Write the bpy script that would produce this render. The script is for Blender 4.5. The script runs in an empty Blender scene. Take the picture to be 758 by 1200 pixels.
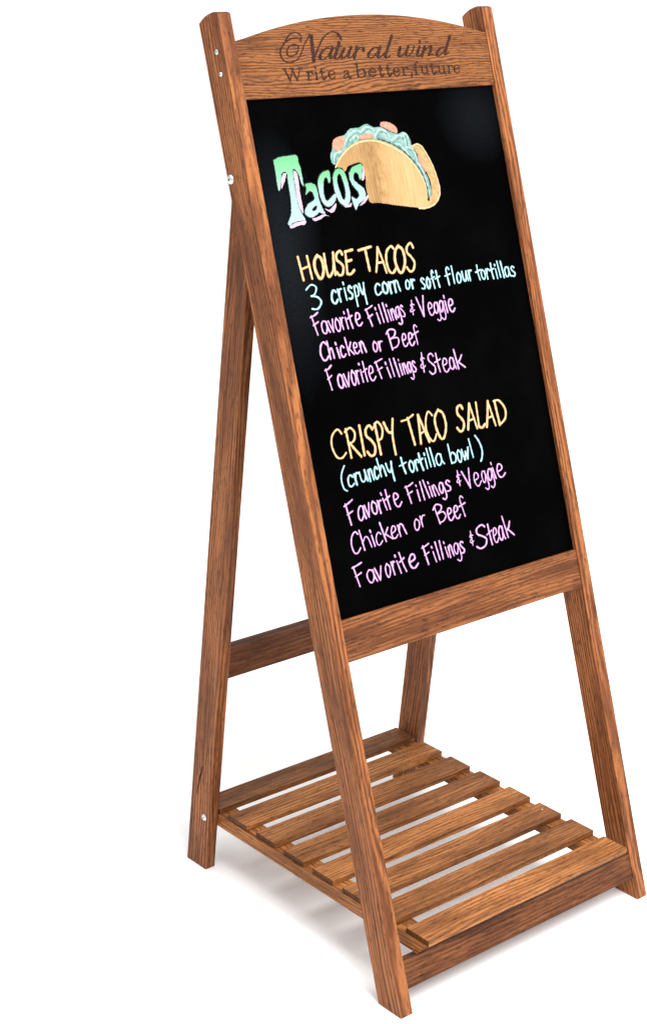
import bpy, bmesh, math, random
from mathutils import Matrix, Vector
random.seed(7)
sc = bpy.context.scene
C = sc.collection

# ------------------------------------------------------------------ camera
cam_data = bpy.data.cameras.new('camera')
cam = bpy.data.objects.new('camera', cam_data); C.objects.link(cam)
CP = Vector((-1.31072, -1.28666, 1.27166))
YAW, PITCH, ROLL = 0.72333, -0.30791, 0.038
fw = Vector((math.sin(YAW)*math.cos(PITCH), math.cos(YAW)*math.cos(PITCH), math.sin(PITCH)))
r0 = Vector((math.cos(YAW), -math.sin(YAW), 0)); u0 = r0.cross(fw)
rr = math.cos(ROLL)*r0 + math.sin(ROLL)*u0
uu = -math.sin(ROLL)*r0 + math.cos(ROLL)*u0
m = Matrix.Identity(4)
for i in range(3):
    m[i][0] = rr[i]; m[i][1] = uu[i]; m[i][2] = -fw[i]; m[i][3] = CP[i]
cam.matrix_world = m
cam_data.sensor_width = 36; cam_data.lens = 36*2123.81/1200
cam_data.shift_x = 14.6/1200; cam_data.shift_y = -64.3/1200
cam_data.clip_start = 0.05; cam_data.clip_end = 500
sc.camera = cam

# ------------------------------------------------------------------ light
world = bpy.data.worlds.new('World'); sc.world = world; world.use_nodes = True
bg = world.node_tree.nodes['Background']
# white studio air: bright overhead, dimmer towards the horizon
wt = world.node_tree; g_ = wt.nodes.new('ShaderNodeTexCoord'); s_ = wt.nodes.new('ShaderNodeSeparateXYZ'); r_ = wt.nodes.new('ShaderNodeMapRange')
wt.links.new(g_.outputs['Generated'], s_.inputs[0]); wt.links.new(s_.outputs['Z'], r_.inputs['Value'])
r_.inputs['To Min'].default_value = 0.38; r_.inputs['To Max'].default_value = 1.74
wt.links.new(r_.outputs[0], bg.inputs['Strength']); bg.inputs['Color'].default_value = (1, 1, 1, 1)
def area(name, loc, target, size, energy):
    l = bpy.data.lights.new(name, 'AREA'); l.shape = 'SQUARE'; l.size = size; l.energy = energy
    o = bpy.data.objects.new(name, l); C.objects.link(o); o.location = loc
    o.rotation_euler = (Vector(target)-Vector(loc)).to_track_quat('-Z', 'Y').to_euler()
    return o
area('softbox_key', (0.0, -1.4, 2.85), (0.22, 0.15, 0.3), 2.0, 122)
vs = sc.view_settings
vs.view_transform = 'Standard'; vs.look = 'None'; vs.exposure = 0; vs.gamma = 1

# ------------------------------------------------------------------ materials
class NT:
    def __init__(s, name):
        s.m = bpy.data.materials.new(name); s.m.use_nodes = True
        s.t = s.m.node_tree; s.b = s.t.nodes['Principled BSDF']
    def n(s, typ, **kw):
        n = s.t.nodes.new(typ)
        for k, v in kw.items(): setattr(n, k, v)
        return n
    def l(s, a, b): s.t.links.new(a, b)
    def mth(s, op, a, b=None, c=None):
        n = s.n('ShaderNodeMath', operation=op)
        for i, v in enumerate((a, b, c)):
            if v is None: continue
            if isinstance(v, (int, float)): n.inputs[i].default_value = v
            else: s.l(v, n.inputs[i])
        return n.outputs[0]
    def vec(s, op, a, b):
        n = s.n('ShaderNodeVectorMath', operation=op)
        for i, v in enumerate((a, b)):
            if isinstance(v, tuple): n.inputs[i].default_value = v
            else: s.l(v, n.inputs[i])
        return n.outputs[0]
    def noise(s, v, scale, detail=3, rough=.55):
        n = s.n('ShaderNodeTexNoise'); s.l(v, n.inputs['Vector'])
        n.inputs['Scale'].default_value = scale; n.inputs['Detail'].default_value = detail
        n.inputs['Roughness'].default_value = rough
        return n.outputs['Fac']
    def ramp(s, f, *stops):
        n = s.n('ShaderNodeValToRGB'); e = n.color_ramp.elements
        while len(e) < len(stops): e.new(0.5)
        for el, (p, c) in zip(e, stops):
            el.position = p; el.color = (c, c, c, 1) if isinstance(c, (int, float)) else (*c, 1)
        s.l(f, n.inputs[0]); return n.outputs[0]
    def mix(s, f, a, b, blend='MIX'):
        n = s.n('ShaderNodeMix', data_type='RGBA', blend_type=blend)
        if isinstance(f, (int, float)): n.inputs[0].default_value = f
        else: s.l(f, n.inputs[0])
        for i, v in ((6, a), (7, b)):
            if isinstance(v, tuple): n.inputs[i].default_value = (*v, 1)
            else: s.l(v, n.inputs[i])
        return n.outputs[2]

def wood(name, light, mid, dark, ring=70, warp=.010, gain=1.0, pore=.58, ringmix=.45, wx=3.0):
    w = NT(name)
    tc = w.n('ShaderNodeTexCoord'); oi = w.n('ShaderNodeObjectInfo')
    off = w.n('ShaderNodeCombineXYZ')
    for i, k in enumerate((37.0, 5.3, 11.7)):
        w.l(w.mth('MULTIPLY', oi.outputs['Random'], k), off.inputs[i])
    p = w.vec('ADD', tc.outputs['Object'], off.outputs[0])
    # annual rings: long flame figure along local X
    ps = w.vec('MULTIPLY', p, (wx, 26.0, 26.0))
    wn = w.n('ShaderNodeTexNoise'); w.l(ps, wn.inputs['Vector']); wn.inputs['Scale'].default_value = 1.0
    wn.inputs['Detail'].default_value = 4; wn.inputs['Roughness'].default_value = .55
    disp = w.vec('MULTIPLY', w.vec('SUBTRACT', wn.outputs['Color'], (.5, .5, .5)), (0, warp*2, warp*2))
    q = w.vec('ADD', w.vec('ADD', w.vec('MULTIPLY', tc.outputs['Object'], (.0, 1, 1)), (0, .031, .024)), disp)
    wn2 = w.n('ShaderNodeTexNoise'); w.l(w.vec('MULTIPLY', p, (1.6, 10.0, 10.0)), wn2.inputs['Vector']); wn2.inputs['Detail'].default_value = 2
    wn2.inputs['Scale'].default_value = 1.0
    q = w.vec('ADD', q, w.vec('MULTIPLY', w.vec('SUBTRACT', wn2.outputs['Color'], (.5, .5, .5)), (0, .045, .045)))
    roff = w.n('ShaderNodeCombineXYZ'); w.l(w.mth('MULTIPLY', oi.outputs['Random'], .03), roff.inputs[1])
    q = w.vec('ADD', q, roff.outputs[0])
    wave = w.n('ShaderNodeTexWave', wave_type='RINGS', rings_direction='X', wave_profile='SIN')
    w.l(q, wave.inputs['Vector']); wave.inputs['Scale'].default_value = ring
    wave.inputs['Distortion'].default_value = 2.5; wave.inputs['Detail'].default_value = 3
    wave.inputs['Detail Scale'].default_value = .6
    ringf = wave.outputs['Fac']
    streak = w.noise(w.vec('MULTIPLY', p, (5, 190, 190)), 1, 6, .66)
    broad = w.noise(w.vec('MULTIPLY', p, (7, 34, 34)), 1, 3, .5)
    fleck = w.noise(w.vec('MULTIPLY', p, (24, 460, 460)), 1, 5, .66)
    pores = w.noise(w.vec('MULTIPLY', p, (75, 520, 520)), 1, 2, .55)
    ringf = w.mth('ADD', .5, w.mth('MULTIPLY', w.mth('SUBTRACT', ringf, .5), w.ramp(broad, (.32, .15), (.62, 1.25))))
    f = w.mth('ADD', w.mth('MULTIPLY', w.mth('MULTIPLY', ringf, .34*ringmix), w.mth('ADD', .55, w.mth('MULTIPLY', oi.outputs['Random'], .9))), w.mth('MULTIPLY', streak, .38))
    f = w.mth('ADD', f, w.mth('MULTIPLY', fleck, .42))
    f = w.mth('ADD', f, w.mth('MULTIPLY', broad, .45))
    f = w.mth('SUBTRACT', f, .20)
    col = w.ramp(f, (.28, dark), (.465, mid), (.65, light))
    # tone of each plank
    tone = w.mth('ADD', .78, w.mth('MULTIPLY', oi.outputs['Random'], .40))
    pm = w.mth('MULTIPLY', w.ramp(pores, (.33, 1.0), (.45, 0.0)), pore)
    dk = tuple(c*.42 for c in dark)
    col = w.mix(pm, col, dk)
    # burnt smudges
    sm = w.noise(w.vec('MULTIPLY', p, (5, 70, 70)), 1, 3, .6)
    col = w.mix(w.mth('MULTIPLY', w.ramp(sm, (.60, 0.0), (.80, 1.0)), .6), col, dark)
    # sawn end grain drinks more stain
    sn = w.n('ShaderNodeSeparateXYZ'); w.l(tc.outputs['Normal'], sn.inputs[0])
    eg = w.ramp(w.mth('ABSOLUTE', sn.outputs[0]), (.45, 0.0), (.75, 1.0))
    en = w.noise(w.vec('MULTIPLY', p, (1, 420, 420)), 1, 3, .6)
    col = w.mix(eg, col, w.ramp(en, (.3, dk), (.75, tuple(c*.8 for c in mid))))
    hsv = w.n('ShaderNodeHueSaturation'); w.l(col, hsv.inputs['Color'])
    w.l(w.mth('MULTIPLY', tone, gain), hsv.inputs['Value'])
    w.l(hsv.outputs[0], w.b.inputs['Base Color'])
    w.l(w.ramp(streak, (.3, .62), (.7, .42)), w.b.inputs['Roughness'])
    w.b.inputs['Specular IOR Level'].default_value = .16
    h = w.mth('SUBTRACT', w.mth('MULTIPLY', streak, .8), w.mth('MULTIPLY', pm, .8))
    bp = w.n('ShaderNodeBump'); bp.inputs['Strength'].default_value = .38; bp.inputs['Distance'].default_value = .0012
    w.l(h, bp.inputs['Height']); w.l(bp.outputs[0], w.b.inputs['Normal'])
    return w.m

LT, MD, DK = (.300, .106, .034), (.138, .0440, .0150), (.034, .0112, .0045)
M_wood = wood('stained_ash_wood', LT, MD, DK)
M_edge = wood('stained_ash_worn_highlight_edge', tuple(min(.62, c*1.45) for c in LT), tuple(c*1.8 for c in MD), tuple(c*2.2 for c in DK), pore=.5)  # worn edges, lightened further so the colour carries the bright edge highlight
LT2, MD2, DK2 = (.375, .146, .043), (.195, .0690, .0190), (.042, .0145, .0055)
M_slat = wood('slat_wood', LT2, MD2, DK2)
M_slat_edge = wood('slat_worn_edge', tuple(c*1.05 for c in LT2), tuple(c*1.05 for c in MD2), DK2, pore=.6)
M_rail = wood('open_grain_rail_wood', (.285, .105, .032), (.116, .0378, .0125), (.022, .0088, .0042), ring=110, warp=.009, ringmix=1.15, wx=8)

def plain(name, col, rough=.5, metal=0, spec=.5):
    w = NT(name); w.b.inputs['Base Color'].default_value = (*col, 1)
    w.b.inputs['Roughness'].default_value = rough; w.b.inputs['Metallic'].default_value = metal
    w.b.inputs['Specular IOR Level'].default_value = spec
    return w
def chalk(name, col, col2, scale=900, rough=.8):
    w = plain(name, col, rough, 0, .15)
    tc = w.n('ShaderNodeTexCoord')
    n = w.noise(tc.outputs['Object'], scale, 3, .6)
    w.l(w.mix(w.ramp(n, (.38, 0.0), (.66, 1.0)), col, col2), w.b.inputs['Base Color'])
    return w.m
M_scorch = chalk('scorched_lettering', (.016, .006, .004), (.060, .022, .011), 330)
M_dark = plain('dark_split', (.050, .015, .008), .9, 0, .1).m
INK = {'y': (chalk('chalk_cream', (.56, .40, .19), (.68, .55, .33), 420), chalk('chalk_amber', (.46, .19, .04), (.54, .26, .07))),
       'c': (chalk('chalk_pale_cyan', (.32, .55, .58), (.52, .69, .70), 420), chalk('chalk_teal', (.09, .33, .37), (.15, .42, .44))),
       'p': (chalk('chalk_pale_pink', (.54, .29, .54), (.66, .46, .66), 420), chalk('chalk_magenta', (.28, .085, .28), (.36, .13, .36)))}

# writing surface: matt black with faint lamp sheen painted into its colour
w = plain('black_writing_surface', (.0006, .0006, .0007), .42, 0, .0)
tc = w.n('ShaderNodeTexCoord'); ob = tc.outputs['Object']
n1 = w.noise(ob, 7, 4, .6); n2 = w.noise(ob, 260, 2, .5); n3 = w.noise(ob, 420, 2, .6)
def painted_sheen(c, r):      # patch of reflected sheen put into the base colour, centre and half-size
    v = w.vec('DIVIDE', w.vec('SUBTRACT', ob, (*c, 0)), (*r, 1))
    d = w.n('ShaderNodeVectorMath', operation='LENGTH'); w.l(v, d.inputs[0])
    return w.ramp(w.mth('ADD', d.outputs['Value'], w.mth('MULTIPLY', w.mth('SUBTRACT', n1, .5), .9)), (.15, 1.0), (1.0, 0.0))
s_ = w.mth('ADD', painted_sheen((-.185, .12), (.06, .16)), w.mth('MULTIPLY', painted_sheen((.165, .27), (.07, .06)), .6))
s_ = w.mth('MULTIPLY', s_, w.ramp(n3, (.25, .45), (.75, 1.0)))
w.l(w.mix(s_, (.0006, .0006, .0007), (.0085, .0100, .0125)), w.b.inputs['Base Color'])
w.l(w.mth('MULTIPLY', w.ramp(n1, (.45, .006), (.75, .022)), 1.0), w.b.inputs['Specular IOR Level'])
bp = w.n('ShaderNodeBump'); bp.inputs['Strength'].default_value = .12; bp.inputs['Distance'].default_value = .0006
w.l(n2, bp.inputs['Height']); w.l(bp.outputs[0], w.b.inputs['Normal'])
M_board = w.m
# green-to-pale-blue marker blend used on the heading
w = plain('chalk_green_to_blue', (0.295, 0.472, 0.354), .8, 0, .15); tc = w.n('ShaderNodeTexCoord')
sx = w.n('ShaderNodeSeparateXYZ'); w.l(tc.outputs['Generated'], sx.inputs[0])
n1 = w.noise(tc.outputs['Object'], 120, 3, .6)
g = w.mth('ADD', sx.outputs[1], w.mth('MULTIPLY', w.mth('SUBTRACT', n1, .5), .25))
w.l(w.ramp(g, (.12, (.300, .425, .435)), (.55, (.255, .415, .375)), (.80, (0.153, 0.389, 0.212)), (.95, (0.118, 0.366, 0.171))), w.b.inputs['Base Color'])
M_green = w.m
M_pink = chalk('chalk_rose', (0.508, 0.307, 0.413), (0.543, 0.389, 0.472), 300)
M_outline = plain('marker_black', (0.007, 0.007, 0.007), .7, 0, .1).m
# tortilla: pale ochre strokes with brown streaks drawn downwards
w = plain('chalk_ochre', (0.504, 0.324, 0.144), .8, 0, .15); tc = w.n('ShaderNodeTexCoord')
st = w.noise(w.vec('MULTIPLY', tc.outputs['Object'], (520, 22, 1)), 1, 5, .7)
sg = w.n('ShaderNodeSeparateXYZ'); w.l(tc.outputs['Generated'], sg.inputs[0])
gx = w.ramp(w.mth('ADD', sg.outputs[0], w.mth('MULTIPLY', w.mth('SUBTRACT', w.noise(tc.outputs['Object'], 70, 4, .65), .5), .35)), (.0, .52), (.28, .50), (.42, .36), (.56, .68), (.8, .82), (1.0, .80))
f = w.mth('ADD', gx, w.mth('MULTIPLY', w.mth('SUBTRACT', st, .5), 1.0))
w.l(w.ramp(f, (.12, (.105, .060, .030)), (.42, (.30, .170, .066)), (.72, (.42, .262, .112)), (1.0, (.50, .345, .170))), w.b.inputs['Base Color'])
M_shell = w.m
M_shell_back = chalk('chalk_sand', (.36, .215, .085), (.48, .325, .15), 160)
M_shell_rim = chalk('chalk_straw', (.50, .35, .175), (.56, .42, .24), 300)
M_leaf = chalk('chalk_sage', (.120, .240, .212), (.270, .390, .350), 95)
M_leaf_lt = chalk('chalk_light_sage', (0.281, 0.404, 0.367), (0.337, 0.453, 0.416), 260)
M_leaf_dk = chalk('chalk_deep_sage', (0.086, 0.184, 0.165), (0.122, 0.233, 0.208), 260)
M_tom = chalk('chalk_salmon', (0.404, 0.178, 0.116), (0.478, 0.269, 0.196), 190)
M_metal = plain('zinc_plated_steel', (.72, .72, .73), .28, 1).m
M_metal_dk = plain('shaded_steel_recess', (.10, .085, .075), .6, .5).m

w = plain('white_studio_floor', (.86, .86, .86), .9, 0, .1); tc = w.n('ShaderNodeTexCoord')
n1 = w.noise(tc.outputs['Object'], 1.3, 2, .5)
w.l(w.mix(n1, (.915, .915, .915), (.93, .93, .93)), w.b.inputs['Base Color'])
M_floor = w.m

# ------------------------------------------------------------------ helpers
def link(name, me, parent=None, mat=None):
    o = bpy.data.objects.new(name, me); C.objects.link(o)
    if parent:
        o.parent = parent
        if mat is not None: o.matrix_local = mat      # every matrix below is given in the parent's own space
    elif mat is not None: o.matrix_world = mat
    return o
def mesh(bm, *mats):
    me = bpy.data.meshes.new('mesh'); bmesh.ops.recalc_face_normals(bm, faces=bm.faces[:])
    bm.to_mesh(me); bm.free()
    for x in mats: me.materials.append(x)
    return me
def prism(poly, z0, z1, bev=.0012, seg=2):
    """polygon (local x, y) pushed from z0 to z1, edges eased; eased faces take material slot 1"""
    bm = bmesh.new()
    a = [bm.verts.new((x, y, z0)) for x, y in poly]; b = [bm.verts.new((x, y, z1)) for x, y in poly]
    bm.faces.new(a[::-1]); bm.faces.new(b); n = len(poly)
    for i in range(n): bm.faces.new((a[i], a[(i+1) % n], b[(i+1) % n], b[i]))
    if bev:
        es = [e for e in bm.edges if len(e.link_faces) == 2 and e.calc_face_angle(0) > .5]
        bmesh.ops.recalc_face_normals(bm, faces=bm.faces[:])
        bmesh.ops.bevel(bm, geom=es, offset=bev, segments=seg, profile=.6, affect='EDGES', material=1)
    return bm
def axes(o, ex, ey, ez):
    m = Matrix.Identity(4)
    for i in range(3): m[i][0] = ex[i]; m[i][1] = ey[i]; m[i][2] = ez[i]; m[i][3] = o[i]
    return m

# ------------------------------------------------------------------ shapes of the writing, in metres on the board (across, up the frame)
MENU = [
    ('HOUSE', 'y', 5.0, [(0.0566, 0.87473), (0.14096, 0.87352), (0.14426, 0.90213), (0.05622, 0.90181)], [(0.0, 0.216), (0.263, 0.43), (0.457, 0.634), (0.652, 0.807), (0.825, 0.992)]),
    ('TACOS', 'y', 5.0, [(0.15017, 0.87416), (0.24016, 0.86437), (0.24375, 0.89928), (0.15041, 0.90151)], [(0.02, 0.244), (0.262, 0.465), (0.465, 0.647), (0.626, 0.823), (0.835, 1.005)]),
    ('3', 'c', 3.4, [(0.0603, 0.83837), (0.08006, 0.83837), (0.08052, 0.86822), (0.06123, 0.86779)], [(0.007, 1.007)]),
    ('crispy', 'c', 3.6, [(0.09686, 0.84181), (0.15548, 0.84572), (0.15458, 0.86956), (0.09604, 0.86647)], [(-0.012, 0.167), (0.195, 0.327), (0.374, 0.44), (0.473, 0.629), (0.667, 0.798), (0.827, 0.987)]),
    ('corn', 'c', 3.8, [(0.16613, 0.84385), (0.21071, 0.84388), (0.21036, 0.86594), (0.16582, 0.86563)], [(0.006, 0.266), (0.316, 0.532), (0.576, 0.747), (0.772, 1.006)]),
    ('or', 'c', 3.6, [(0.21815, 0.84516), (0.23458, 0.84518), (0.23461, 0.86312), (0.21875, 0.86296)], [(-0.002, 0.459), (0.566, 1.027)]),
    ('soft', 'c', 3.4, [(0.24344, 0.84226), (0.27977, 0.84171), (0.27911, 0.86317), (0.24282, 0.86349)], [(0.016, 0.242), (0.298, 0.492), (0.532, 0.758), (0.758, 1.032)]),
    ('flour', 'c', 3.4, [(0.28607, 0.84314), (0.33554, 0.84405), (0.33468, 0.86519), (0.2857, 0.86459)], [(-0.002, 0.232), (0.275, 0.373), (0.441, 0.613), (0.65, 0.859), (0.896, 1.043)]),
    ('tortillas', 'c', 3.2, [(0.34285, 0.84258), (0.4169, 0.84007), (0.4158, 0.86105), (0.34252, 0.86349)], [(-0.028, 0.124), (0.107, 0.217), (0.238, 0.334), (0.334, 0.469), (0.486, 0.528), (0.562, 0.612), (0.646, 0.705), (0.722, 0.865), (0.882, 1.008)]),
    ('Favorite', 'p', 3.6, [(0.06508, 0.80773), (0.14041, 0.81081), (0.13792, 0.83479), (0.06212, 0.83187)], [(-0.047, 0.133), (0.118, 0.277), (0.295, 0.413), (0.417, 0.536), (0.55, 0.637), (0.655, 0.701), (0.709, 0.838), (0.874, 1.025)]),
    ('Fillings', 'p', 3.4, [(0.15064, 0.80744), (0.21057, 0.81299), (0.2081, 0.83575), (0.14721, 0.82995)], [(-0.035, 0.189), (0.228, 0.285), (0.333, 0.409), (0.447, 0.524), (0.553, 0.61), (0.634, 0.758), (0.772, 0.906), (0.916, 1.031)]),
    ('&', 'p', 2.6, [(0.21903, 0.81236), (0.2285, 0.81329), (0.22938, 0.83113), (0.22119, 0.83063)], [(-0.067, 1.067)]),
    ('Veggie', 'p', 3.6, [(0.23583, 0.8089), (0.29693, 0.80968), (0.2959, 0.83346), (0.23484, 0.83334)], [(-0.062, 0.171), (0.219, 0.384), (0.394, 0.549), (0.558, 0.714), (0.733, 0.791), (0.83, 1.014)]),
    ('Chicken', 'p', 3.6, [(0.06571, 0.77697), (0.13901, 0.77863), (0.1366, 0.79956), (0.06418, 0.79837)], [(-0.02, 0.158), (0.165, 0.284), (0.351, 0.403), (0.425, 0.536), (0.573, 0.722), (0.733, 0.856), (0.882, 1.012)]),
    ('or', 'p', 3.6, [(0.1477, 0.77682), (0.1637, 0.77732), (0.16347, 0.79604), (0.14735, 0.79609)], [(-0.01, 0.478), (0.583, 1.037)]),
    ('Beef', 'p', 3.4, [(0.17457, 0.77584), (0.22635, 0.77723), (0.2255, 0.801), (0.17268, 0.79941)], [(-0.016, 0.37), (0.437, 0.635), (0.657, 0.845), (0.823, 1.055)]),
    ('Favorite', 'p', 3.6, [(0.07189, 0.741), (0.14601, 0.74388), (0.14458, 0.77014), (0.06886, 0.76735)], [(-0.042, 0.112), (0.156, 0.311), (0.322, 0.458), (0.472, 0.583), (0.594, 0.671), (0.689, 0.737), (0.748, 0.865), (0.869, 1.016)]),
    ('Fillings', 'p', 3.4, [(0.15105, 0.74169), (0.21394, 0.7436), (0.21205, 0.76537), (0.14752, 0.76394)], [(-0.038, 0.178), (0.223, 0.286), (0.336, 0.403), (0.457, 0.529), (0.561, 0.629), (0.651, 0.764), (0.782, 0.908), (0.908, 1.025)]),
    ('&', 'p', 2.6, [(0.22006, 0.74023), (0.22804, 0.74076), (0.22981, 0.76466), (0.22175, 0.76492)], [(-0.055, 1.182)]),
    ('Steak', 'p', 3.4, [(0.23392, 0.73737), (0.29795, 0.73758), (0.29612, 0.76072), (0.23374, 0.76285)], [(-0.03, 0.176), (0.157, 0.344), (0.362, 0.549), (0.559, 0.727), (0.736, 0.998)]),
    ('CRISPY', 'y', 4.4, [(0.06005, 0.66017), (0.15635, 0.65262), (0.15857, 0.69081), (0.05748, 0.69403)], [(-0.038, 0.181), (0.202, 0.405), (0.421, 0.487), (0.509, 0.668), (0.679, 0.821), (0.843, 1.018)]),
    ('TACO', 'y', 4.4, [(0.1803, 0.6554), (0.24176, 0.65706), (0.24121, 0.6932), (0.1765, 0.68895)], [(-0.088, 0.242), (0.265, 0.516), (0.479, 0.749), (0.749, 1.056)]),
    ('SALAD', 'y', 4.4, [(0.26138, 0.66027), (0.34755, 0.65588), (0.34782, 0.68812), (0.26584, 0.69282)], [(0.0, 0.165), (0.208, 0.409), (0.417, 0.589), (0.61, 0.801), (0.811, 1.048)]),
    ('(', 'c', 3.4, [(0.05985, 0.62211), (0.0683, 0.62155), (0.07091, 0.65161), (0.06221, 0.65215)], [(-0.092, 1.077)]),
    ('crunchy', 'c', 3.6, [(0.07171, 0.62458), (0.14777, 0.62858), (0.14622, 0.65112), (0.07052, 0.6466)], [(-0.018, 0.122), (0.136, 0.246), (0.261, 0.422), (0.452, 0.562), (0.576, 0.679), (0.694, 0.844), (0.862, 1.017)]),
    ('tortilla', 'c', 3.4, [(0.16226, 0.62429), (0.2319, 0.62512), (0.22997, 0.64719), (0.16064, 0.64673)], [(-0.102, 0.106), (0.131, 0.265), (0.281, 0.39), (0.381, 0.515), (0.548, 0.598), (0.631, 0.698), (0.723, 0.79), (0.815, 1.015)]),
    ('bowl', 'c', 3.4, [(0.24303, 0.62283), (0.28376, 0.62362), (0.28158, 0.64777), (0.24234, 0.64647)], [(-0.07, 0.244), (0.274, 0.484), (0.514, 0.828), (0.888, 1.023)]),
    (')', 'c', 3.2, [(0.28528, 0.61751), (0.29734, 0.6169), (0.29853, 0.6499), (0.2873, 0.65005)], [(0.13, 1.169)]),
    ('Favorite', 'p', 3.6, [(0.06293, 0.58136), (0.15119, 0.58948), (0.14796, 0.6145), (0.06105, 0.60717)], [(-0.042, 0.131), (0.167, 0.317), (0.317, 0.429), (0.439, 0.554), (0.574, 0.657), (0.676, 0.727), (0.727, 0.836), (0.875, 1.022)]),
    ('Fillings', 'p', 3.4, [(0.16394, 0.58704), (0.2375, 0.59048), (0.23489, 0.61234), (0.16112, 0.60935)], [(-0.053, 0.146), (0.178, 0.242), (0.282, 0.354), (0.386, 0.458), (0.482, 0.538), (0.561, 0.681), (0.713, 0.857), (0.881, 1.016)]),
    ('&', 'p', 2.6, [(0.24758, 0.59309), (0.25433, 0.59377), (0.25537, 0.61248), (0.24696, 0.61228)], [(-0.2, 1.08)]),
    ('Veggie', 'p', 3.4, [(0.2634, 0.5867), (0.33359, 0.59229), (0.33042, 0.61698), (0.26028, 0.61053)], [(-0.076, 0.156), (0.174, 0.362), (0.388, 0.531), (0.549, 0.71), (0.701, 0.772), (0.808, 1.022)]),
    ('Chicken', 'p', 3.4, [(0.06197, 0.54587), (0.15225, 0.5531), (0.14861, 0.57536), (0.06114, 0.57051)], [(-0.046, 0.124), (0.137, 0.338), (0.338, 0.395), (0.414, 0.546), (0.552, 0.722), (0.716, 0.848), (0.86, 1.011)]),
    ('or', 'p', 3.4, [(0.16394, 0.5543), (0.18174, 0.55663), (0.18072, 0.57834), (0.16353, 0.576)], [(-0.067, 0.471), (0.539, 1.077)]),
    ('Beef', 'p', 3.4, [(0.20207, 0.55427), (0.25483, 0.55669), (0.25318, 0.58153), (0.19917, 0.57689)], [(-0.041, 0.321), (0.354, 0.558), (0.581, 0.784), (0.784, 1.044)]),
    ('Favorite', 'p', 3.8, [(0.06062, 0.50615), (0.16111, 0.51078), (0.15827, 0.53659), (0.05737, 0.53198)], [(-0.052, 0.116), (0.133, 0.289), (0.289, 0.423), (0.457, 0.546), (0.574, 0.641), (0.664, 0.708), (0.719, 0.82), (0.865, 1.021)]),
    ('Fillings', 'p', 3.4, [(0.17393, 0.5091), (0.24123, 0.51127), (0.23959, 0.5348), (0.17096, 0.53228)], [(-0.057, 0.136), (0.162, 0.241), (0.276, 0.337), (0.372, 0.442), (0.495, 0.565), (0.582, 0.713), (0.722, 0.888), (0.888, 1.02)]),
    ('&', 'p', 2.6, [(0.25115, 0.51616), (0.2573, 0.51661), (0.25796, 0.53504), (0.25124, 0.53467)], [(-0.167, 1.167)]),
    ('Steak', 'p', 3.8, [(0.26328, 0.51019), (0.3293, 0.51473), (0.32692, 0.54269), (0.26262, 0.53799)], [(-0.06, 0.285), (0.276, 0.448), (0.439, 0.592), (0.602, 0.765), (0.784, 1.034)]),
]
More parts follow.
